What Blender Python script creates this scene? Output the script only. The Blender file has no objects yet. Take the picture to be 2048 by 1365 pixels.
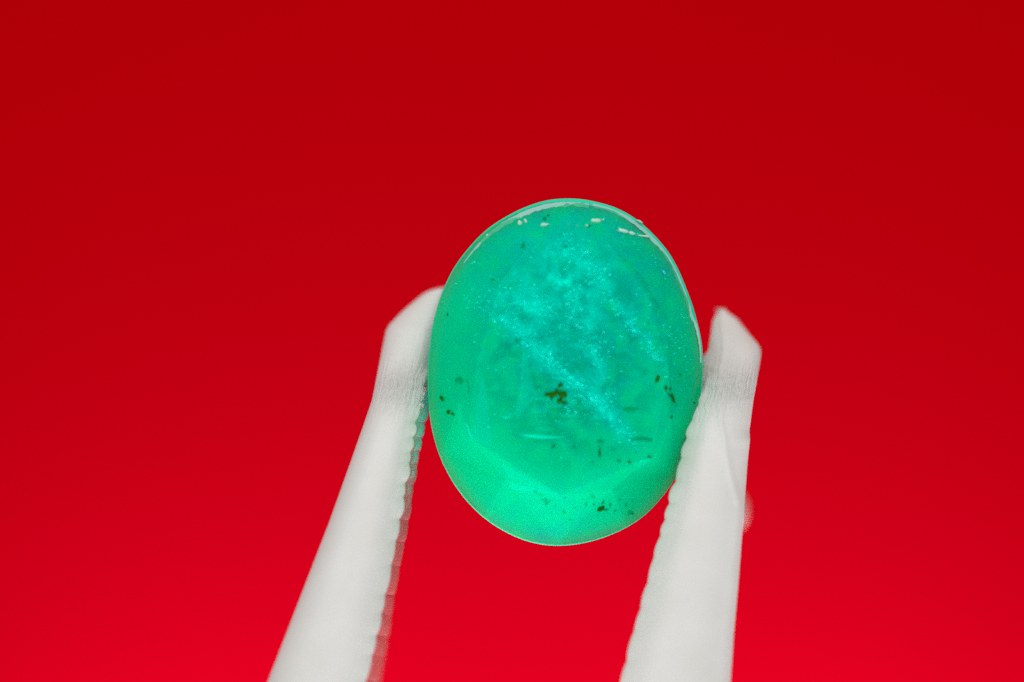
import bpy, bmesh, math, random
from mathutils import Vector, noise as mnoise
random.seed(7)
S = bpy.context.scene
C = S.collection
S.unit_settings.scale_length = 0.001            # one unit is one millimetre
R = math.radians

# ------------------------------------------------------------ camera, world, lamps, exposure
D = 120.0                                       # lens to the girdle of the stone
cam_d = bpy.data.cameras.new('camera')
cam = bpy.data.objects.new('camera', cam_d); C.objects.link(cam)
cam.location = (0, -D, 0); cam.rotation_euler = (R(90), 0, 0)
cam_d.sensor_width = 36.0; cam_d.lens = 36.0 * D / 20.48
cam_d.clip_start = 1.0; cam_d.clip_end = 2000
cam_d.dof.use_dof = True
cam_d.dof.focus_distance = D
cam_d.dof.aperture_fstop = cam_d.lens * 1e-3 / 8.0      # an 8 mm wide pupil
S.camera = cam

world = bpy.data.worlds.new('World'); S.world = world; world.use_nodes = True
world.node_tree.nodes['Background'].inputs[0].default_value = (1, 1, 1, 1)
world.node_tree.nodes['Background'].inputs[1].default_value = 0.62

def area(name, loc, target, size, power, color=(1, 1, 1), size_y=None):
    l = bpy.data.lights.new(name, 'AREA'); l.energy = power; l.color = color
    l.shape = 'RECTANGLE'; l.size = size; l.size_y = size_y or size
    o = bpy.data.objects.new(name, l); C.objects.link(o); o.location = loc
    o.rotation_euler = (Vector(target) - Vector(loc)).to_track_quat('-Z', 'Y').to_euler()
    return o
area('softbox_lamp', (-12, -95, 118), (0, 0, 0), 130, 175000, (1, 0.985, 0.96))
low = area('low_lamp', (0, -26, -85), (0, -42, 0), 120, 172000, (1, 1, 1), 80); low.data.spread = R(100)
for lx in (-10.5, 11):  # added unseen violet lamps that tint the lower backdrop pink around the arms
    bl = area('added_tint_lamp', (lx, 59, -23), (lx, 75, -13.5), 13, 2350, (1, 0.4, 38.0), 8); bl.data.spread = R(125)

S.view_settings.view_transform = 'Standard'; S.view_settings.look = 'None'
S.view_settings.exposure = 0; S.view_settings.gamma = 1
cy = S.cycles
cy.max_bounces = 40; cy.volume_bounces = 28; cy.transparent_max_bounces = 24
cy.diffuse_bounces = 4; cy.glossy_bounces = 4; cy.transmission_bounces = 12
cy.sample_clamp_indirect = 6.0
cy.use_denoising = False

# ------------------------------------------------------------ helpers
def P(px, py, y=0.0):
    """point that the lens sees at photograph pixel (px, py) when it lies y behind the girdle plane"""
    k = (D + y) / D
    return Vector(((px - 1024) / 100 * k, y, (682.5 - py) / 100 * k))

def interp(tab, t):
    if t <= tab[0][0]: return tab[0][1]
    for (a, va), (b, vb) in zip(tab, tab[1:]):
        if t <= b:
            f = (t - a) / (b - a)
            return va + (vb - va) * f
    (a, va), (b, vb) = tab[-2:]
    return vb + (vb - va) / (b - a) * (t - b)

def link(name, verts, faces, mat, parent=None, smooth=False, uv=None):
    me = bpy.data.meshes.new(name)
    me.from_pydata([tuple(v) for v in verts], [], faces)
    if uv:
        l = me.uv_layers.new(name='UVMap')
        for p in me.polygons:
            for li in p.loop_indices: l.data[li].uv = uv[me.loops[li].vertex_index]
    me.validate(); me.update()
    if smooth: me.polygons.foreach_set('use_smooth', [True] * len(me.polygons))
    me.materials.append(mat)
    o = bpy.data.objects.new(name, me); C.objects.link(o)
    if parent: o.parent = parent
    return o

def recalc(o):
    bm = bmesh.new(); bm.from_mesh(o.data)
    bmesh.ops.recalc_face_normals(bm, faces=bm.faces)
    bm.to_mesh(o.data); bm.free()

def mat(name):
    m = bpy.data.materials.new(name); m.use_nodes = True
    nt = m.node_tree
    for n in list(nt.nodes): nt.nodes.remove(n)
    out = nt.nodes.new('ShaderNodeOutputMaterial')
    return m, nt, out
def N(nt, t, **kw):
    n = nt.nodes.new(t)
    for k, v in kw.items():
        if k.startswith('i_'):
            n.inputs[k[2:].replace('_', ' ')].default_value = v
        else: setattr(n, k, v)
    return n
def math_n(nt, op, a, b=None, clamp=False):
    n = nt.nodes.new('ShaderNodeMath'); n.operation = op; n.use_clamp = clamp
    for i, v in enumerate((a, b)):
        if v is None: continue
        if isinstance(v, (int, float)): n.inputs[i].default_value = v
        else: nt.links.new(v, n.inputs[i])
    return n.outputs[0]
def mixc(nt, f, a, b):
    n = nt.nodes.new('ShaderNodeMix'); n.data_type = 'RGBA'
    for k, v in ((0, f), (6, a), (7, b)):
        if isinstance(v, (int, float, tuple)): n.inputs[k].default_value = v
        else: nt.links.new(v, n.inputs[k])
    return n.outputs[2]
def simple(name, col, rough=0.5, metallic=0.0, spec=0.5):
    m, nt, out = mat(name)
    b = N(nt, 'ShaderNodeBsdfPrincipled')
    b.inputs['Base Color'].default_value = (*col, 1); b.inputs['Roughness'].default_value = rough
    b.inputs['Metallic'].default_value = metallic; b.inputs['Specular IOR Level'].default_value = spec
    nt.links.new(b.outputs[0], out.inputs[0])
    return m

# ------------------------------------------------------------ materials
def backdrop_mat():
    m, nt, out = mat('red_paper')
    b = N(nt, 'ShaderNodeBsdfPrincipled')
    tc = N(nt, 'ShaderNodeTexCoord')
    n = N(nt, 'ShaderNodeTexNoise', i_Scale=0.9, i_Detail=5.0)
    nt.links.new(tc.outputs['Object'], n.inputs['Vector'])
    c = mixc(nt, n.outputs[0], (0.395, 0.0, 0.0003, 1), (0.435, 0.0, 0.0005, 1))
    nt.links.new(c, b.inputs['Base Color'])
    b.inputs['Roughness'].default_value = 0.9; b.inputs['Specular IOR Level'].default_value = 0.0
    nt.links.new(b.outputs[0], out.inputs[0])
    return m

def steel_mat(name, metallic, rough, tint=1.0):
    m, nt, out = mat(name)
    b = N(nt, 'ShaderNodeBsdfPrincipled')
    uv = N(nt, 'ShaderNodeUVMap')
    mp = N(nt, 'ShaderNodeMapping'); mp.inputs['Scale'].default_value = (16.0, 1.0, 1.0)
    nt.links.new(uv.outputs[0], mp.inputs[0])
    n = N(nt, 'ShaderNodeTexNoise', i_Scale=1.4, i_Detail=6.0, i_Roughness=0.65)
    nt.links.new(mp.outputs[0], n.inputs['Vector'])
    n2 = N(nt, 'ShaderNodeTexNoise', i_Scale=0.9, i_Detail=3.0)
    nt.links.new(uv.outputs[0], n2.inputs['Vector'])
    bump = N(nt, 'ShaderNodeBump')
    sp = N(nt, 'ShaderNodeSeparateXYZ'); nt.links.new(uv.outputs[0], sp.inputs[0])
    zone = math_n(nt, 'POWER', math_n(nt, 'DIVIDE', math_n(nt, 'ADD', sp.outputs[1], 7.75), 0.55), 2.0)
    zone = math_n(nt, 'EXPONENT', math_n(nt, 'MULTIPLY', zone, -1.0))
    nt.links.new(math_n(nt, 'ADD', math_n(nt, 'MULTIPLY', zone, 0.9), 0.16), bump.inputs['Strength'])
    bump.inputs['Distance'].default_value = 0.07
    nt.links.new(n.outputs[0], bump.inputs['Height'])
    nt.links.new(bump.outputs[0], b.inputs['Normal'])
    c = mixc(nt, n2.outputs[0], (0.53 * tint, 0.522 * tint, 0.49 * tint, 1), (0.62 * tint, 0.62 * tint, 0.612 * tint, 1))
    nt.links.new(c, b.inputs['Base Color']); b.inputs['Specular IOR Level'].default_value = 0.3
    b.inputs['Metallic'].default_value = metallic; b.inputs['Roughness'].default_value = rough
    nt.links.new(b.outputs[0], out.inputs[0])
    return m

GC = (1131.0, 745.0)                            # pixel of the stone's centre
def loc(px, py): return ((px - GC[0]) / 100, (GC[1] - py) / 100)

def facet_mat():
    """polished, slightly hazy skin of the stone with its veils of healed fractures"""
    m, nt, out = mat('emerald_skin')
    tc = N(nt, 'ShaderNodeTexCoord')
    sep = N(nt, 'ShaderNodeSeparateXYZ'); nt.links.new(tc.outputs['Object'], sep.inputs[0])
    flat = N(nt, 'ShaderNodeCombineXYZ')
    nt.links.new(sep.outputs[0], flat.inputs[0]); nt.links.new(sep.outputs[2], flat.inputs[1])
    warp = N(nt, 'ShaderNodeTexNoise', i_Scale=1.6, i_Detail=4.0)
    nt.links.new(flat.outputs[0], warp.inputs['Vector'])
    wv = N(nt, 'ShaderNodeVectorMath', operation='MULTIPLY_ADD')
    nt.links.new(warp.outputs[1], wv.inputs[0]); wv.inputs[1].default_value = (0.5, 0.5, 0); wv.inputs[2].default_value = (-0.25, -0.25, 0)
    av = N(nt, 'ShaderNodeVectorMath', operation='ADD')
    nt.links.new(flat.outputs[0], av.inputs[0]); nt.links.new(wv.outputs[0], av.inputs[1])
    def blob(px, py, rx, ry, ang=0.0, src=None):
        mp = N(nt, 'ShaderNodeMapping'); mp.vector_type = 'TEXTURE'
        x, z = loc(px, py)
        mp.inputs['Location'].default_value = (x, z, 0); mp.inputs['Rotation'].default_value = (0, 0, R(ang))
        mp.inputs['Scale'].default_value = (rx / 100, ry / 100, 1)
        nt.links.new(src or av.outputs[0], mp.inputs[0])
        g = N(nt, 'ShaderNodeTexGradient', gradient_type='QUADRATIC_SPHERE')
        nt.links.new(mp.outputs[0], g.inputs[0])
        return g.outputs[1]
    def add(*s):
        r = s[0]
        for t in s[1:]: r = math_n(nt, 'ADD', r, t)
        return r
    fine = N(nt, 'ShaderNodeTexNoise', i_Scale=14.0, i_Detail=5.0, i_Roughness=0.7)
    nt.links.new(flat.outputs[0], fine.inputs['Vector'])
    mid0 = N(nt, 'ShaderNodeTexNoise', i_Scale=2.6, i_Detail=7.0, i_Roughness=0.68)
    nt.links.new(flat.outputs[0], mid0.inputs['Vector'])
    mid = N(nt, 'ShaderNodeMapRange'); nt.links.new(mid0.outputs[0], mid.inputs[0])
    mid.inputs[1].default_value = 0.32; mid.inputs[2].default_value = 0.68
    # the milky core of the stone
    core = add(math_n(nt, 'MULTIPLY', blob(1160, 610, 430, 540), 1.5), blob(1110, 550, 170, 150), math_n(nt, 'MULTIPLY', blob(1090, 1080, 330, 190), 0.55))
    glow = math_n(nt, 'MULTIPLY', blob(1115, 560, 210, 180), 1.0)
    # healed fractures
    veil = add(blob(1120, 745, 240, 40, -41), blob(1060, 665, 150, 44, -35), blob(1185, 690, 44, 240, 14),
               blob(1250, 620, 26, 200, 33), blob(1220, 830, 140, 36, -52), blob(1030, 600, 160, 30, -24))
    grain = N(nt, 'ShaderNodeTexNoise', i_Scale=26.0, i_Detail=4.0, i_Roughness=0.7)
    nt.links.new(flat.outputs[0], grain.inputs['Vector'])
    gr = N(nt, 'ShaderNodeMapRange'); nt.links.new(grain.outputs[0], gr.inputs[0])
    gr.inputs[1].default_value = 0.47; gr.inputs[2].default_value = 0.72
    mpf = N(nt, 'ShaderNodeMapping'); mpf.inputs['Rotation'].default_value = (0, 0, R(42)); mpf.inputs['Scale'].default_value = (0.9, 3.2, 1)
    nt.links.new(av.outputs[0], mpf.inputs[0])
    fil0 = N(nt, 'ShaderNodeTexNoise', i_Scale=1.5, i_Detail=4.0, i_Roughness=0.55)
    nt.links.new(mpf.outputs[0], fil0.inputs['Vector'])
    fil = math_n(nt, 'ABSOLUTE', math_n(nt, 'SUBTRACT', fil0.outputs[0], 0.5))
    fil = math_n(nt, 'POWER', math_n(nt, 'SUBTRACT', 1.0, math_n(nt, 'MULTIPLY', fil, 14.0), True), 3.0)
    wide = blob(1150, 690, 270, 330)
    vn = add(math_n(nt, 'MULTIPLY', veil, math_n(nt, 'MULTIPLY', math_n(nt, 'POWER', fine.outputs[0], 2.0), 2.0)),
             math_n(nt, 'MULTIPLY', math_n(nt, 'MULTIPLY', veil, gr.outputs[0]), 1.0),
             math_n(nt, 'MULTIPLY', math_n(nt, 'MULTIPLY', fil, wide), math_n(nt, 'ADD', gr.outputs[0], 0.25)))
    # horizontal growth lines
    mp2 = N(nt, 'ShaderNodeMapping'); mp2.inputs['Scale'].default_value = (1.2, 26, 1); mp2.inputs['Rotation'].default_value = (0, 0, R(4))
    nt.links.new(flat.outputs[0], mp2.inputs[0])
    st = N(nt, 'ShaderNodeTexNoise', i_Scale=1.0, i_Detail=3.0)
    nt.links.new(mp2.outputs[0], st.inputs['Vector'])
    sr = N(nt, 'ShaderNodeMapRange'); nt.links.new(st.outputs[0], sr.inputs[0])
    sr.inputs[1].default_value = 0.5; sr.inputs[2].default_value = 0.72
    stripe = math_n(nt, 'MULTIPLY', sr.outputs[0], blob(1115, 810, 280, 170))
    cyanf = math_n(nt, 'ADD', math_n(nt, 'MULTIPLY', core, math_n(nt, 'MULTIPLY', mid.outputs[0], 1.7)), vn, True)
    col = mixc(nt, cyanf, (0.0, 0.64, 0.17, 1), (0.0, 0.38, 0.30, 1))
    bright = math_n(nt, 'ADD', math_n(nt, 'MULTIPLY', glow, math_n(nt, 'MULTIPLY', mid.outputs[0], 1.5)), math_n(nt, 'ADD', math_n(nt, 'MULTIPLY', vn, 0.8), math_n(nt, 'MULTIPLY', stripe, 0.9)), True)
    col = mixc(nt, bright, col, (0.0, 0.82, 0.62, 1))
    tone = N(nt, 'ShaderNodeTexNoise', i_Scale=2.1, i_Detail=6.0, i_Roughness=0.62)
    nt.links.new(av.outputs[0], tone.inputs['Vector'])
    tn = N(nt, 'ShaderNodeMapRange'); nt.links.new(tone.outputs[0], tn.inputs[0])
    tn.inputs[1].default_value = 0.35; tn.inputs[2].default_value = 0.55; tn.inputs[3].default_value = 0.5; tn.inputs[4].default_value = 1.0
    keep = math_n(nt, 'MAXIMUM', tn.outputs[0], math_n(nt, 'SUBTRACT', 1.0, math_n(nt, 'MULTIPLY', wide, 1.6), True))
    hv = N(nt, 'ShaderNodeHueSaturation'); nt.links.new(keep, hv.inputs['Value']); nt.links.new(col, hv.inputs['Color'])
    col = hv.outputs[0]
    haze = math_n(nt, 'ADD', math_n(nt, 'MULTIPLY', bright, 0.26), 0.40, True)
    dif = N(nt, 'ShaderNodeBsdfDiffuse'); nt.links.new(col, dif.inputs[0])
    tr = N(nt, 'ShaderNodeBsdfTransparent')
    mx = N(nt, 'ShaderNodeMixShader'); nt.links.new(haze, mx.inputs[0])
    nt.links.new(tr.outputs[0], mx.inputs[1]); nt.links.new(dif.outputs[0], mx.inputs[2])
    gl = N(nt, 'ShaderNodeBsdfGlossy'); gl.inputs['Roughness'].default_value = 0.45
    gl.inputs['Color'].default_value = (0.02, 1, 0.62, 1)
    fr = N(nt, 'ShaderNodeFresnel'); fr.inputs[0].default_value = 1.19
    mx2 = N(nt, 'ShaderNodeMixShader'); nt.links.new(fr.outputs[0], mx2.inputs[0])
    nt.links.new(mx.outputs[0], mx2.inputs[1]); nt.links.new(gl.outputs[0], mx2.inputs[2])
    nt.links.new(mx2.outputs[0], out.inputs[0])
    return m

def body_mat():
    m, nt, out = mat('emerald_body')
    tr = N(nt, 'ShaderNodeBsdfTransparent'); nt.links.new(tr.outputs[0], out.inputs[0])
    sc = N(nt, 'ShaderNodeVolumeScatter'); sc.inputs['Color'].default_value = (0.0, 1.0, 1.0, 1)
    sc.inputs['Density'].default_value = 5.0; sc.inputs['Anisotropy'].default_value = 0.2
    ab = N(nt, 'ShaderNodeVolumeAbsorption'); ab.inputs['Color'].default_value = (0.0, 0.990, 0.950, 1)
    ab.inputs['Density'].default_value = 7.0
    ad = N(nt, 'ShaderNodeAddShader'); nt.links.new(sc.outputs[0], ad.inputs[0]); nt.links.new(ab.outputs[0], ad.inputs[1])
    nt.links.new(ad.outputs[0], out.inputs['Volume'])
    return m

M = {'back': backdrop_mat(), 'steel': steel_mat('satin_steel', 0.12, 0.55), 'jaw': steel_mat('jaw_steel', 0.85, 0.30, 1.3), 'skin': facet_mat(), 'body': body_mat(),
     'glint': simple('painted_glint', (0.21, 0.44, 0.39), 0.6),  # pale colour standing in for light reflected off the girdle bevel
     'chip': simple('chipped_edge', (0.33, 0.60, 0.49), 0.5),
     'speck': simple('dark_mineral', (0.010, 0.10, 0.004), 0.8, 0, 0.0),
     'faint': simple('green_mineral', (0.0, 0.26, 0.10), 0.8, 0, 0.0),
     'fleck': simple('pale_fleck', (0.0, 0.93, 0.82), 0.4, 0, 0.3),
     'girdle': simple('ground_girdle', (0.0, 0.55, 0.34), 0.6, 0, 0.3),
     'blue': simple('blue_fleck', (0.0, 0.42, 0.62), 0.4)}

# ------------------------------------------------------------ backdrop
bw = link('backdrop', [(-260, 75, -260), (260, 75, -260), (260, 75, 260), (-260, 75, 260),
                       (-260, 77, -260), (260, 77, -260), (260, 77, 260), (-260, 77, 260)],
          [(0, 1, 2, 3), (7, 6, 5, 4), (0, 4, 5, 1), (3, 2, 6, 7), (0, 3, 7, 4), (1, 5, 6, 2)], M['back'])
recalc(bw)
bw['kind'] = 'structure'

# ------------------------------------------------------------ tweezers
tw = bpy.data.objects.new('tweezers', None); C.objects.link(tw); tw.location = P(1024, 2300, -4)
tw['label'] = 'pale satin steel tweezers with serrated jaws gripping the green stone'
tw['category'] = 'tweezers'
TW0 = tw.location.copy()

def arm(name, rows, outer, inner, back, yf, yb, ridge, sign, tooth_rows, scal):
    """sign +1: inner edge lies to the right (left arm). All tables are keyed by pixel row."""
    NU = 40
    verts, faces, uv = [], [], []
    ring_n = None
    def bul(py): return min(0.42, abs(interp(inner, py) - interp(outer, py)) / 100 * 0.30)
    def edge_f(py): return interp(yf, py) + bul(py)       # depth of the front edge of the inner face
    def edge_b(py): return interp(yb, py) + bul(py)
    # fine spacing of rows
    ys = []
    y = rows[0]
    while y < rows[1]:
        ys.append(y); y += 3 if y < rows[0] + 30 else (4 if y < 1480 else 90)
    ys.append(rows[1])
    for py in ys:
        xo, xi, xb = interp(outer, py), interp(inner, py), interp(back, py)
        wob = sign * max([hgt * 0.6 * (1 - ((py - c) / half) ** 2) for c, half, hgt in tooth_rows if abs(py - c) < half] or [0]) * scal
        xi0 = xi; xi += wob
        f, b = interp(yf, py), interp(yb, py)
        ring = []
        w = abs(xi - xo) / 100
        bulge = bul(py)
        ur = ridge(py) if ridge else None
        for i in range(NU + 1):
            u = i / NU
            e = 2 * u - 1
            dep = f - bulge * (1 - abs(e) ** 2.8) + bulge
            if e < 0: dep += 0.10 * (abs(e) ** 14)
            if ur is not None: dep -= 0.035 * math.exp(-((u - ur) / 0.05) ** 2)
            dep += 0.012 * mnoise.noise(Vector((u * 3, py * 0.012, 3.1 * sign)))
            ring.append((P(xo + (xi0 - xo) * u + wob * max(0, (u - 0.86) / 0.14), py, dep), (u * w, -py / 100)))
        for k in (0.35, 0.7, 1.0):              # inner face, front to back
            ring.append((P(xi + (xb - xi) * k, py, f + bulge + 0.02 + (b - f - 0.02) * k), (w + k, -py / 100)))
        xob = xo + sign * 18
        ring.append((P(xi + (xb - xi) + (xob - xb) * 0.5, py, b + bulge + 0.1), (w + 1.5, -py / 100)))
        ring.append((P(xob, py, b + bulge), (w + 2.0, -py / 100)))
        ring.append((P(xo + sign * 4, py, f + bulge + 0.1 + 0.5 * (b - f)), (-0.4, -py / 100)))
        ring_n = len(ring)
        verts += [r[0] - TW0 for r in ring]; uv += [r[1] for r in ring]
    for j in range(len(ys) - 1):
        for i in range(ring_n):
            a, b2 = j * ring_n + i, j * ring_n + (i + 1) % ring_n
            faces.append((a, b2, b2 + ring_n, a + ring_n))
    faces.append(tuple(range(ring_n))); faces.append(tuple(range((len(ys) - 1) * ring_n, len(ys) * ring_n))[::-1])
    o = link(name, verts, faces, M['steel'], tw, True, uv)
    recalc(o)
    for p in o.data.polygons:
        if len(p.vertices) == 4 and NU <= p.index % ring_n <= NU + 2: p.use_smooth = False
    if sign > 0:                                # the jaw's inner face is polished
        o.data.materials.append(M['jaw'])
        for p in o.data.polygons:
            if len(p.vertices) == 4 and NU <= p.index % ring_n <= NU + 2: p.material_index = 1
    # grip teeth: rounded ridges across the inner face
    for py, half, hgt in tooth_rows:
        tv, tf = [], []
        prof = 7
        for ki, k in enumerate((0.04, 0.12, 0.28, 0.5, 0.88, 1.0)):
            taper = (0.2, 0.5, 0.8, 1, 0.95, 0.7)[ki]
            for q in range(prof):
                s = -1 + 2 * q / (prof - 1)
                yy = py + s * half
                xi, xb = interp(inner, yy), interp(back, yy)
                f, b = edge_f(yy), edge_b(yy)
                h = (hgt * taper * (1 - abs(s - 0.25 * (1 - s * s)) ** 2.0) + 0.3)
                h += 0.8 * mnoise.noise(Vector((py * .3, q * 1.3, k * 4)))
                tv.append(P(xi + (xb - xi) * k + sign * h, yy, f + 0.02 + (b - f - 0.02) * k) - TW0)
            for s in (1, -1):                   # foot inside the arm
                yy = py + s * half
                xi, xb = interp(inner, yy), interp(back, yy)
                f, b = edge_f(yy), edge_b(yy)
                tv.append(P(xi + (xb - xi) * k - sign * 14, yy, f + 0.16 + (b - f - 0.1) * k) - TW0)
        n = prof + 2
        for j in range(5):
            for i in range(n):
                a, b2 = j * n + i, j * n + (i + 1) % n
                tf.append((a, b2, b2 + n, a + n))
        tf.append(tuple(range(n))); tf.append(tuple(range(5 * n, 6 * n))[::-1])
        t = link('tooth', tv, tf, M['jaw'] if sign > 0 else M['steel'], o, True, [(p.x * 1.0, p.z) for p in tv])
        recalc(t)
        for p in t.data.polygons:
            if len(p.vertices) > 4: p.use_smooth = False
    return o

def teeth(y0, y1, step, h):
    r = []; y = y0
    while y < y1:
        s = step * random.uniform(0.75, 1.3) * (1 + max(0, y - 800) * 0.0008)
        r.append((y, s * 0.62, h * random.uniform(0.55, 1.25) * max(0.5, 1 - max(0, y - 850) * 0.0012))); y += s
    return r

left_arm = arm('arm', (577, 2300),
    [(577, 878), (579, 868), (583, 856), (590, 844), (604, 827), (620, 808), (640, 788), (652, 777), (662, 772), (700, 764), (740, 756),
     (800, 744), (850, 727), (930, 699), (1040, 660), (1170, 610), (1365, 535), (2300, 190)],
    [(577, 893), (640, 880), (700, 866), (740, 856), (775, 843), (815, 834), (864, 824), (904, 818), (952, 810), (1001, 802),
     (1067, 792), (1115, 784), (1193, 769), (1365, 730), (2300, 500)],
    [(577, 897), (640, 884), (740, 862), (800, 860), (860, 846), (934, 832), (1008, 820), (1067, 812), (1112, 803), (1193, 788),
     (1245, 780), (1341, 763), (1365, 759), (2300, 600)],
    [(577, 1.7), (655, 0.95), (740, 0.3), (780, -0.1), (860, -0.55), (1000, -0.95), (1365, -1.8), (2300, -4)],
    [(577, 2.9), (655, 2.0), (740, 0.8), (780, 0.2), (860, -0.22), (930, -0.35), (1000, -0.45), (1120, 0.1), (1250, 1.2), (1365, 2.6), (2300, 4)],
    None, 1, teeth(756, 1480, 34, 6.5), 2.4)
left_arm['label'] = 'left arm, its tip hidden behind the stone'
right_arm = arm('arm', (618, 2300),
    [(618, 1449), (624, 1454), (638, 1474), (669, 1499), (690, 1517), (700, 1521.5), (710, 1522), (736, 1518), (767, 1513), (800, 1507), (861, 1499),
     (880, 1500), (926, 1495), (1050, 1486), (1164, 1477), (1264, 1468), (1365, 1461), (2300, 1400)],
    [(618, 1440), (624, 1435), (641, 1426), (697, 1417), (718, 1412), (738, 1409), (772, 1403), (802, 1396), (826, 1391), (846, 1384), (877, 1377),
     (897, 1369), (920, 1364), (962, 1353), (1022, 1337), (1075, 1324), (1107, 1312), (1143, 1303), (1221, 1282), (1264, 1270), (1365, 1244), (2300, 1020)],
    [(618, 1450), (697, 1432), (772, 1420), (846, 1410), (920, 1400), (1022, 1368), (1143, 1325), (1365, 1266), (2300, 1030)],
    [(618, 2.0), (700, 0.8), (760, 0.0), (800, -0.35), (880, -0.62), (1000, -0.95), (1365, -1.8), (2300, -4)],
    [(618, 2.6), (700, 1.8), (760, 1.2), (800, 1.1), (880, 1.1), (1000, 1.2), (1365, 1.2), (2300, 2)],
    lambda py: 1 - min(0.93, 0.3 + max(0, (py - 770)) / 230 * 0.6), -1, teeth(722, 1480, 34, 7), 2.1)
right_arm['label'] = 'right arm with a bright raised line down its face'
# guide pin standing off the back of the right arm, its end showing beyond the outer edge
nv, nf = [], []
pa, pb = P(1440, 1010, 0.9), P(1479, 1022, 6.5)
for j in range(7):
    rr = (0.2, 0.2, 0.2, 0.2, 0.2, 0.15, 0.03)[j]
    c = pa.lerp(pb, (0, 0.3, 0.6, 0.85, 0.94, 0.98, 1.0)[j])
    for i in range(12):
        t = i / 12 * math.tau
        nv.append(c + Vector((rr * 0.75 * math.cos(t), 0, rr * 1.7 * math.sin(t))) - TW0)
for j in range(6):
    for i in range(12):
        a, b2 = j * 12 + i, j * 12 + (i + 1) % 12
        nf.append((a, b2, b2 + 12, a + 12))
nf.append(tuple(range(12))); nf.append(tuple(range(72, 84))[::-1])
pin = link('guide_pin', nv, nf, M['steel'], right_arm, True, [(v.x, v.z) for v in nv]); recalc(pin)

# ------------------------------------------------------------ emerald
em = bpy.data.objects.new('emerald', None); C.objects.link(em)
G0 = P(GC[0], GC[1], 0); em.location = G0
em['label'] = 'oval faceted green emerald with cloudy veils and dark specks held upright'
em['category'] = 'gemstone'
# outline traced as (pixel) points, clockwise from the top
OUT = [(1130, 397.5), (1160, 398.5), (1187, 403), (1234, 417), (1274, 440), (1310.5, 473), (1339, 507.6), (1358, 542), (1373, 578), (1386.7, 616), (1396, 650),
       (1404, 691), (1406, 733), (1404, 771), (1399, 815), (1390, 862), (1376, 908), (1351, 957), (1323, 996), (1288, 1032), (1252, 1056), (1209, 1075), (1160, 1088),
       (1115, 1092), (1075, 1088), (1038, 1077), (978, 1044), (940, 1010), (909, 970), (886, 928), (870, 884), (861.5, 846), (857, 800), (855.5, 760),
       (857, 718), (860.5, 682), (867.6, 640), (874, 616), (889.5, 572.5), (906.7, 538), (935, 499), (973, 460), (1011.5, 434), (1059, 411.4), (1095, 401)]
pol = sorted((math.atan2(-(q - GC[1]), p - GC[0]) % math.tau, math.hypot(p - GC[0], q - GC[1])) for p, q in OUT)
pol = [(a - math.tau, r) for a, r in pol[-3:]] + pol + [(a + math.tau, r) for a, r in pol[:3]]
def rad(a):
    a %= math.tau                               # Catmull-Rom through the traced points
    for i in range(1, len(pol) - 2):
        if pol[i][0] <= a <= pol[i + 1][0]:
            (a0, p0), (a1, p1), (a2, p2), (a3, p3) = pol[i - 1:i + 3]
            t = (a - a1) / (a2 - a1)
            m1 = (p2 - p0) / (a2 - a0) * (a2 - a1); m2 = (p3 - p1) / (a3 - a1) * (a2 - a1)
            return (2*t**3 - 3*t*t + 1) * p1 + (t**3 - 2*t*t + t) * m1 + (-2*t**3 + 3*t*t) * p2 + (t**3 - t*t) * m2
def rim_w(a):                                   # how much of the girdle shows, in pixels
    return 2.0 + 5.0 * max(0, math.cos(a - R(62))) ** 3
def ring_pt(a, inset, y):
    r = (rad(a) - inset) / 100
    return Vector((r * math.cos(a), y, r * math.sin(a)))
def LP(px, py, y):                              # pixel to local point at depth y (lens seen)
    return P(px, py, y) - G0
NG = 128
TABLE_Y = -0.85
tabp = [(1120, 990), (1306, 912), (1338, 742), (1282, 552), (1134, 468), (1000, 560), (950, 738), (936, 873)]   # from the bottom, counter-clockwise seen from the lens
tab = [LP(x, y, TABLE_Y) for x, y in tabp]
def ang(v): return math.atan2(v.z, v.x) % math.tau
def unwrap(seq):
    r = [seq[0]]
    for s in seq[1:]:
        while s < r[-1]: s += math.tau
        r.append(s)
    return r
ta = unwrap([ang(v) for v in tab])
GY = -0.07                                       # height of the crown's edge
star = []
for i in range(8):
    a0, a1 = ta[i], ta[(i + 1) % 8] + (math.tau if i == 7 else 0)
    mid = (tab[i] + tab[(i + 1) % 8]) / 2
    am = (a0 + a1) / 2
    g = ring_pt(am, rim_w(am), GY)
    p = mid.lerp(g, 0.28); p.y = TABLE_Y + (GY - TABLE_Y) * 0.24
    star.append((am, p))
def gpts(a0, a1, n=7):
    return [ring_pt(a0 + (a1 - a0) * k / n, rim_w(a0 + (a1 - a0) * k / n), GY) for k in range(n + 1)]
facets = [('table_facet', list(tab))]
for i in range(8):
    j = (i + 1) % 8
    am, sp = star[i]
    facets.append(('star_facet', [tab[i], tab[j], sp]))
    pm, pp = star[i - 1]
    if i == 0: pm -= math.tau
    facets.append(('kite_facet', [tab[i], sp, ring_pt(ta[i], rim_w(ta[i]), GY), pp]))
    facets.append(('girdle_facet', [sp] + gpts(am, ta[i])))
    facets.append(('girdle_facet', [sp] + gpts(am, ta[j] + (math.tau if j == 0 else 0))))
crown_tris = []
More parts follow.
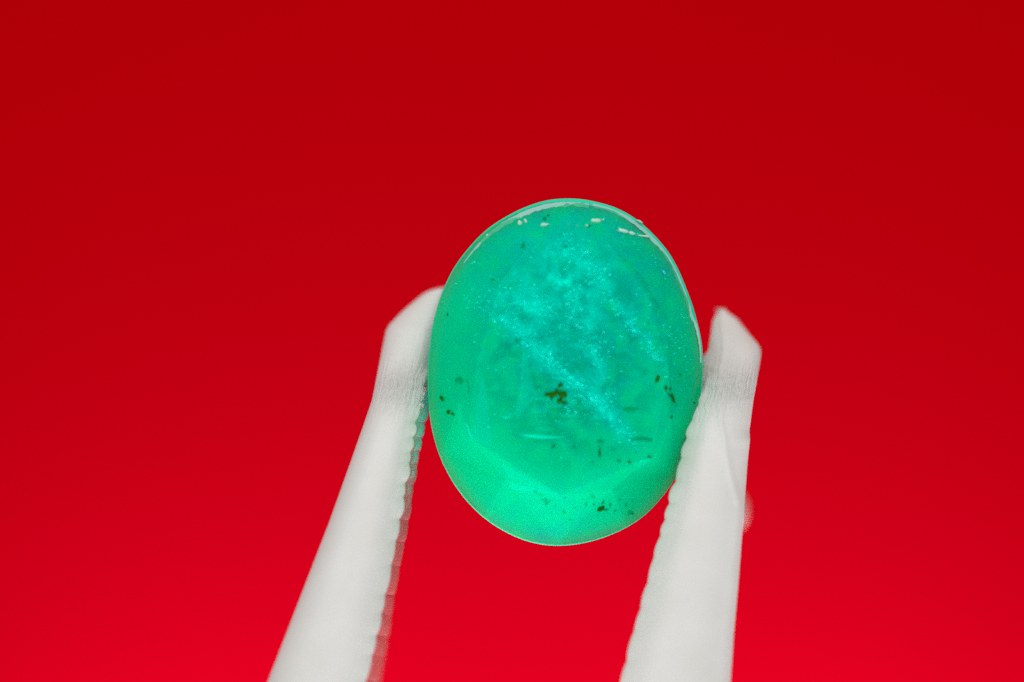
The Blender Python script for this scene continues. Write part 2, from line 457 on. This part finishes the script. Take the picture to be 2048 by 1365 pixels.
for nm, poly in facets:
    c = sum(poly, Vector()) / len(poly)
    nrm = Vector()
    for k in range(len(poly)):
        nrm += (poly[k] - c).cross(poly[(k + 1) % len(poly)] - c)
    if nrm.y > 0: poly.reverse(); nrm = -nrm
    nrm.normalize()
    ins = [p + (c - p).normalized() * 0.004 + nrm * 0.012 for p in poly]
    n = len(poly)
    vs = ins + [p + nrm * 0.004 for p in poly]
    fs = [tuple(range(n))] + [(k, k + n, (k + 1) % n + n, (k + 1) % n) for k in range(n)]
    if nm == 'girdle_facet':                    # fan, because these are slightly curved along the girdle
        fs = fs[1:] + [(0, k, k + 1) for k in range(1, n - 1)] if (poly[0] - [q for q in poly][0]).length == 0 else fs
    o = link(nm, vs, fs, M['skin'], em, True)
    o.data.normals_split_custom_set([tuple(nrm)] * len(o.data.loops))   # one flat polish over the whole facet
    for k in range(n): crown_tris.append((c, poly[k], poly[(k + 1) % n]))
def crown_y(x, z):
    for a, b, c in crown_tris:
        d = (b.x - a.x) * (c.z - a.z) - (c.x - a.x) * (b.z - a.z)
        if abs(d) < 1e-9: continue
        u = ((x - a.x) * (c.z - a.z) - (c.x - a.x) * (z - a.z)) / d
        v = ((b.x - a.x) * (z - a.z) - (x - a.x) * (b.z - a.z)) / d
        if u >= -0.01 and v >= -0.01 and u + v <= 1.02:
            return a.y + (b.y - a.y) * u + (c.y - a.y) * v
    return GY
def on(px, py, lift=0.0):
    y = TABLE_Y
    for _ in range(3):
        q = LP(px, py, y); y = crown_y(q.x, q.z)
    q = LP(px, py, y); q.y = y - lift
    return q

# body: crown under the facets plus the pavilion, holding the cloudy green volume
bm = bmesh.new()
for nm, poly in facets:
    vs = [bm.verts.new(p) for p in poly]
    if nm == 'girdle_facet':
        for k in range(1, len(vs) - 1): bm.faces.new((vs[0], vs[k], vs[k + 1]))
    else: bm.faces.new(vs)
gang = []
for i in range(8):
    am = star[i][0]
    a_i, a_j = ta[i], ta[(i + 1) % 8] + (math.tau if i == 7 else 0)
    gang += [a_i + (am - a_i) * k / 7 for k in range(7)] + [am + (a_j - am) * k / 7 for k in range(7)]
g0 = [bm.verts.new(ring_pt(a, rim_w(a), GY)) for a in gang]
g1 = [bm.verts.new(ring_pt(a, 3, 0.2)) for a in gang]
g2 = [bm.verts.new(Vector((ring_pt(a, 0, 0).x * 0.55, 1.75, ring_pt(a, 0, 0).z * 0.55))) for a in gang]
cu = bm.verts.new((0, 2.7, 0))
n = len(gang)
for k in range(n):
    l = (k + 1) % n
    bm.faces.new((g0[k], g0[l], g1[l], g1[k])); bm.faces.new((g1[k], g1[l], g2[l], g2[k])); bm.faces.new((g2[k], g2[l], cu))
bmesh.ops.remove_doubles(bm, verts=bm.verts, dist=0.001)
bmesh.ops.recalc_face_normals(bm, faces=bm.faces)
me = bpy.data.meshes.new('body'); bm.to_mesh(me); bm.free(); me.materials.append(M['body'])
bo = bpy.data.objects.new('body', me); C.objects.link(bo); bo.parent = em

# girdle: the frosted band round the widest part
gv, gf = [], []
for k in range(NG * 2):
    a = k / (NG * 2) * math.tau
    w = rim_w(a)
    jit = 0.6 * mnoise.noise(Vector((math.cos(a) * 9, math.sin(a) * 9, 0)))
    gv += [ring_pt(a, w + 1.2 + jit, GY - 0.016), ring_pt(a, w * 0.35, GY + 0.02), ring_pt(a, 0, GY + 0.07), ring_pt(a, 0, 0.16), ring_pt(a, 2.5, 0.21)]
n = NG * 2
for k in range(n):
    for j in range(4):
        a, b2 = k * 5 + j, ((k + 1) % n) * 5 + j
        gf.append((a, b2, b2 + 1, a + 1))
gird = link('girdle', gv, gf, M['girdle'], em, True); recalc(gird)

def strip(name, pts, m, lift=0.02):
    """raised pale band painting a glint: pts are (px, py, width px)"""
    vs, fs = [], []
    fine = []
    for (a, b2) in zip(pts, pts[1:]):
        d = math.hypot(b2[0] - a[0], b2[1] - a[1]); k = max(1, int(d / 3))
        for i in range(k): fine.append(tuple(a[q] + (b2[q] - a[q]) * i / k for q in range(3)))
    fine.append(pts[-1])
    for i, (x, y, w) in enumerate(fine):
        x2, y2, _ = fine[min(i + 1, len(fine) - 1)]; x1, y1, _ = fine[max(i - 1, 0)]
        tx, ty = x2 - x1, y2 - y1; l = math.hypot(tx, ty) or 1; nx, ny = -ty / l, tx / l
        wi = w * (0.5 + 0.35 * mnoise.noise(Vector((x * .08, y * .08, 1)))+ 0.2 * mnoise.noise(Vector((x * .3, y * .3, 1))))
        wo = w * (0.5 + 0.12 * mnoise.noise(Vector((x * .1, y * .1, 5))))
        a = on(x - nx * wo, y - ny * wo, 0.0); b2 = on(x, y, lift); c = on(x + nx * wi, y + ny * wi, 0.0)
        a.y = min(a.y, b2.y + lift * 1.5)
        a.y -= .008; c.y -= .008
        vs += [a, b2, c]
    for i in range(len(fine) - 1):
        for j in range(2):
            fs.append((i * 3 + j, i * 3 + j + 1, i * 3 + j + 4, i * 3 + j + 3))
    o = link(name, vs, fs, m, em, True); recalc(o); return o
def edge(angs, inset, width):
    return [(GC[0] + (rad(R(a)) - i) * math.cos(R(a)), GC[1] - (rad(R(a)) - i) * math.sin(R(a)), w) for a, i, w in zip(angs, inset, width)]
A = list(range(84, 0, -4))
strip('edge_glint', edge(A, [8 if a > 20 else 4 for a in A], [1 if a > 82 else (6.5 if a > 30 else 2 + a * 0.15) for a in A]), M['glint'])  # pale strips paint the bevel's reflection along the upper rim
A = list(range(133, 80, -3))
strip('edge_glint', edge(A, [11] * len(A), [min(9, 1 + (134 - a) * 0.35) for a in A]), M['glint'])

def blob(name, px, py, rx, ry, ang_=0, m=None, thick=0.035, lift=0.012, seed=None):
    rnd = random.Random(seed if seed is not None else int(px * 7 + py))
    b = bmesh.new(); bmesh.ops.create_icosphere(b, subdivisions=2, radius=1)
    off = Vector((rnd.uniform(0, 50), rnd.uniform(0, 50), rnd.uniform(0, 50)))
    c = on(px, py, lift)
    ca, sa = math.cos(R(ang_)), math.sin(R(ang_))
    for v in b.verts:
        k = 1 + 0.75 * mnoise.noise(v.co * 1.3 + off) + .3 * mnoise.noise(v.co * 3 + off)
        x, z = v.co.x * rx / 100 * k, v.co.z * ry / 100 * k
        v.co = c + Vector((x * ca - z * sa, v.co.y * thick, x * sa + z * ca))
    me = bpy.data.meshes.new(name); b.to_mesh(me); b.free(); me.materials.append(m)
    me.polygons.foreach_set('use_smooth', [True] * len(me.polygons))
    o = bpy.data.objects.new(name, me); C.objects.link(o); o.parent = em
    return o
SP = M['speck']; FA = M['faint']
for s in [(1102, 790, 9, 5, 10), (1113, 785, 5, 6, 0), (1125, 790, 7, 8, 0), (1119, 803, 4, 5, 40), (1129, 806, 6, 3, -20), (1092, 790, 4, 3, 0), (1103, 797, 2, 4, 0), (1121, 771, 5, 4, 40),
          (1315, 758, 4, 8, -25), (1332, 777, 3, 5, 0), (1340, 779, 2.5, 4, 0), (1346, 797, 3, 11, 18), (1338, 790, 1.5, 5, 35), (1343, 835, 2.4, 3, 0),
          (884, 798, 4, 6, 30), (898, 825, 5, 4, 0), (906, 829, 4, 3, -20), (895, 630, 1.6, 3, 0), (1361, 750, 2, 2, 0),
          (1201, 1018, 9, 4.5, 30), (1093, 1005, 4, 7, 0), (1098, 1003, 8, 2, 10), (1087, 1001, 6, 2, -25), (1127, 1025, 3.5, 3.5, 0), (1071, 984, 6, 2.4, -30),
          (1258, 925, 4, 2.5, -30), (1199, 907, 1.8, 9, 8), (1107, 893, 1.5, 4, -35), (1299, 915, 5, 2, -15), (1388, 806, 2, 2, 0)]:
    blob('speck', *s, m=SP)
for s in [(1033, 683, 3, 6, 0), (1039, 680, 2, 5, 0), (1046, 492, 4, 6, -20), (920, 762, 8, 6, 0), (913, 846, 3, 2, 0), (1148, 895, 4, 4, 0), (1200, 883, 6, 4, 0),
          (1238, 922, 4, 3, 0), (1260, 1026, 6, 5, 0), (1186, 993, 4, 5, 20), (1172, 1008, 2.5, 5, 0), (1188, 1009, 3, 3, 0), (1220, 1010, 2, 5, 0), (1252, 1010, 2, 5, 0), (1265, 1003, 2, 2, 0),
          (1131, 996, 1.6, 5, -10), (1283, 879, 24, 4, -2), (1176, 454, 5, 3.5, 20), (1089, 438, 4, 4, 0), (1096, 431, 3, 3, 0), (1158, 807, 3, 6, -30), (1131, 494, 4, 3, 0), (1297, 648, 3, 2, 0),
          (1240, 1000, 2.5, 2, 0), (1206, 1005, 2, 5, -20), (1212, 1020, 5, 2, 10), (1230, 1022, 3, 2, 0), (1110, 1012, 3, 2, 0), (1082, 990, 4, 2, -20), (1150, 1016, 2, 2, 0), (1140, 1040, 3, 2, 0), (1226, 900, 3, 2, 0), (1272, 905, 4, 1.6, -20), (1185, 925, 2, 2, 0), (1352, 812, 2, 2, 0),
          (1260, 820, 14, 5, 0), (985, 560, 4, 2, 0)]:
    blob('speck', *s, m=FA, thick=0.02, lift=0.008)
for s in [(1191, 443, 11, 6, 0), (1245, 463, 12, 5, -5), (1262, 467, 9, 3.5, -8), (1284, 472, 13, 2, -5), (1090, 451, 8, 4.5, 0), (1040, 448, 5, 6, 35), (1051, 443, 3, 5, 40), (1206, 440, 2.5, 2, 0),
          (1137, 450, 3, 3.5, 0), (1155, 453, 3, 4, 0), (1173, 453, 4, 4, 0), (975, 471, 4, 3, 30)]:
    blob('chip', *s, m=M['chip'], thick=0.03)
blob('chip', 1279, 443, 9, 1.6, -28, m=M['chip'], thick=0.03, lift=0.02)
for s in [(1327, 546, 5, 5, 0), (1336, 552, 4, 4, 0), (1333, 540, 3, 3, 0)]:
    blob('fleck', *s, m=M['blue'], thick=0.015, lift=0.006)
def haze_mat(name, col, f):
    m, nt, out = mat(name)
    d = N(nt, 'ShaderNodeBsdfDiffuse'); d.inputs[0].default_value = (*col, 1)
    t = N(nt, 'ShaderNodeBsdfTransparent'); mx = N(nt, 'ShaderNodeMixShader'); mx.inputs[0].default_value = f
    nt.links.new(t.outputs[0], mx.inputs[1]); nt.links.new(d.outputs[0], mx.inputs[2]); nt.links.new(mx.outputs[0], out.inputs[0])
    return m
ND = haze_mat('growth_tube', (0.0, 0.88, 0.62), 0.33)
for s in [(1085, 874, 54, 3.2, -3), (1070, 873, 34, 5.5, -3), (1062, 872, 20, 2.5, -3), (1012, 835, 14, 2.6, 0), (1118, 757, 18, 1.6, -8)]:
    blob('needle', *s, m=ND, thick=0.012, lift=0.006)

def scratch(pts, w, m):
    vs, fs = [], []
    for (x, y) in pts:
        for k in range(4):
            a = k * math.pi / 2
            vs.append(on(x + w * math.cos(a), y, 0.010 + w / 100 * math.sin(a)))
    for i in range(len(pts) - 1):
        for k in range(4):
            a, b2 = i * 4 + k, i * 4 + (k + 1) % 4
            fs.append((a, b2, b2 + 4, a + 4))
    o = link('scratch', vs, fs, m, em, True); recalc(o); return o
scratch([(933.5, 760), (936.5, 768), (938.5, 776), (938, 783), (936, 788)], 0.8, SP)
scratch([(924, 836), (930, 845), (935, 855), (939, 867), (944, 877)], 0.8, M['fleck'])
scratch([(1195, 890), (1201, 896), (1205, 900)], 0.7, SP)

FR = haze_mat('painted_reflection', (0.0, 0.8, 0.58), 0.15)  # thin pale sheets that paint the stone's inner facet reflections
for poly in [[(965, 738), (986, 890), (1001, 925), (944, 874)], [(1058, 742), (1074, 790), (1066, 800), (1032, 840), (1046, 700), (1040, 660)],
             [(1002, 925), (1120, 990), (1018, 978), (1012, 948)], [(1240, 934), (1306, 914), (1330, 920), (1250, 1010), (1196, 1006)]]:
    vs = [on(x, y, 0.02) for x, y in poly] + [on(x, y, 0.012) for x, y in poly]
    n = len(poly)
    o = link('facet_reflection', vs, [tuple(range(n)), tuple(range(n, 2 * n))[::-1]] + [(k, (k + 1) % n, (k + 1) % n + n, k + n) for k in range(n)], FR, em); recalc(o)

# veils: thousands of tiny pale crystals in the healed fractures
def veil(path, width, count, seed, size=(0.45, 1.35)):
    rnd = random.Random(seed)
    vs, fs = [], []
    seg = [math.dist(a, b2) for a, b2 in zip(path, path[1:])]
    for _ in range(count * 4):
        t = rnd.uniform(0, sum(seg)); i = 0
        while t > seg[i] and i < len(seg) - 1: t -= seg[i]; i += 1
        f = t / seg[i]
        w = width[i] + (width[i + 1] - width[i]) * f
        x = path[i][0] + (path[i + 1][0] - path[i][0]) * f + rnd.gauss(0, w)
        y = path[i][1] + (path[i + 1][1] - path[i][1]) * f + rnd.gauss(0, w)
        if ((x - GC[0]) / 262) ** 2 + ((y - GC[1]) / 335) ** 2 > 1: continue
        if mnoise.noise(Vector((x * .03, y * .03, seed))) < -0.15 and rnd.random() < 0.8: continue
        r = rnd.uniform(*size) * (0.55 + 0.9 * rnd.random() ** 4)
        c = on(x, y, 0.010 if rnd.random() < 0.8 else -rnd.uniform(0.05, 0.4))
        b0 = len(vs)
        el = rnd.uniform(0.8, 2.4)
        for dx, dz in ((el, rnd.uniform(-.5, .2)), (0.1, .7), (-el, rnd.uniform(-.2, .5)), (0, -.7)):
            vs.append(c + Vector((dx * r / 100, 0, dz * r / 100)))
        vs.append(c + Vector((0, -0.012, 0))); vs.append(c + Vector((0, 0.012, 0)))
        for k in range(4):
            l = (k + 1) % 4
            fs.append((b0 + k, b0 + l, b0 + 4)); fs.append((b0 + l, b0 + k, b0 + 5))
    o = link('veil', vs, fs, M['fleck'], em); o['kind'] = 'stuff'; return o
veil([(940, 590), (1010, 640), (1090, 710), (1180, 790), (1230, 850), (1290, 905)], [11, 15, 9, 9, 14, 9], 460, 1)
veil([(990, 625), (1100, 715), (1190, 800), (1240, 870)], [3, 3, 3, 4], 90, 11, (0.6, 1.6))
veil([(1130, 460), (1140, 560), (1160, 640), (1190, 700), (1212, 760), (1215, 810)], [22, 30, 26, 13, 10, 12], 340, 2)
veil([(1172, 500), (1210, 580), (1255, 645), (1320, 722)], [8, 8, 8, 4], 330, 3)
veil([(985, 575), (1060, 605), (1150, 640)], [14, 18, 18], 180, 4)
veil([(1060, 785), (1140, 812), (1230, 830)], [14, 16, 20], 120, 5)
veil([(1340, 600), (1350, 700), (1330, 760)], [22, 26, 20], 90, 6)
veil([(905, 545), (885, 600), (880, 625)], [4, 3, 6], 70, 7)  # these pale flecks paint the tiny sparkles on the upper left edge
veil([(1130, 430), (1220, 445), (1290, 500), (1330, 550)], [16, 16, 16, 14], 110, 8)
veil([(1131, 745), (1131, 560)], [120, 120], 260, 9, (0.6, 1.4))
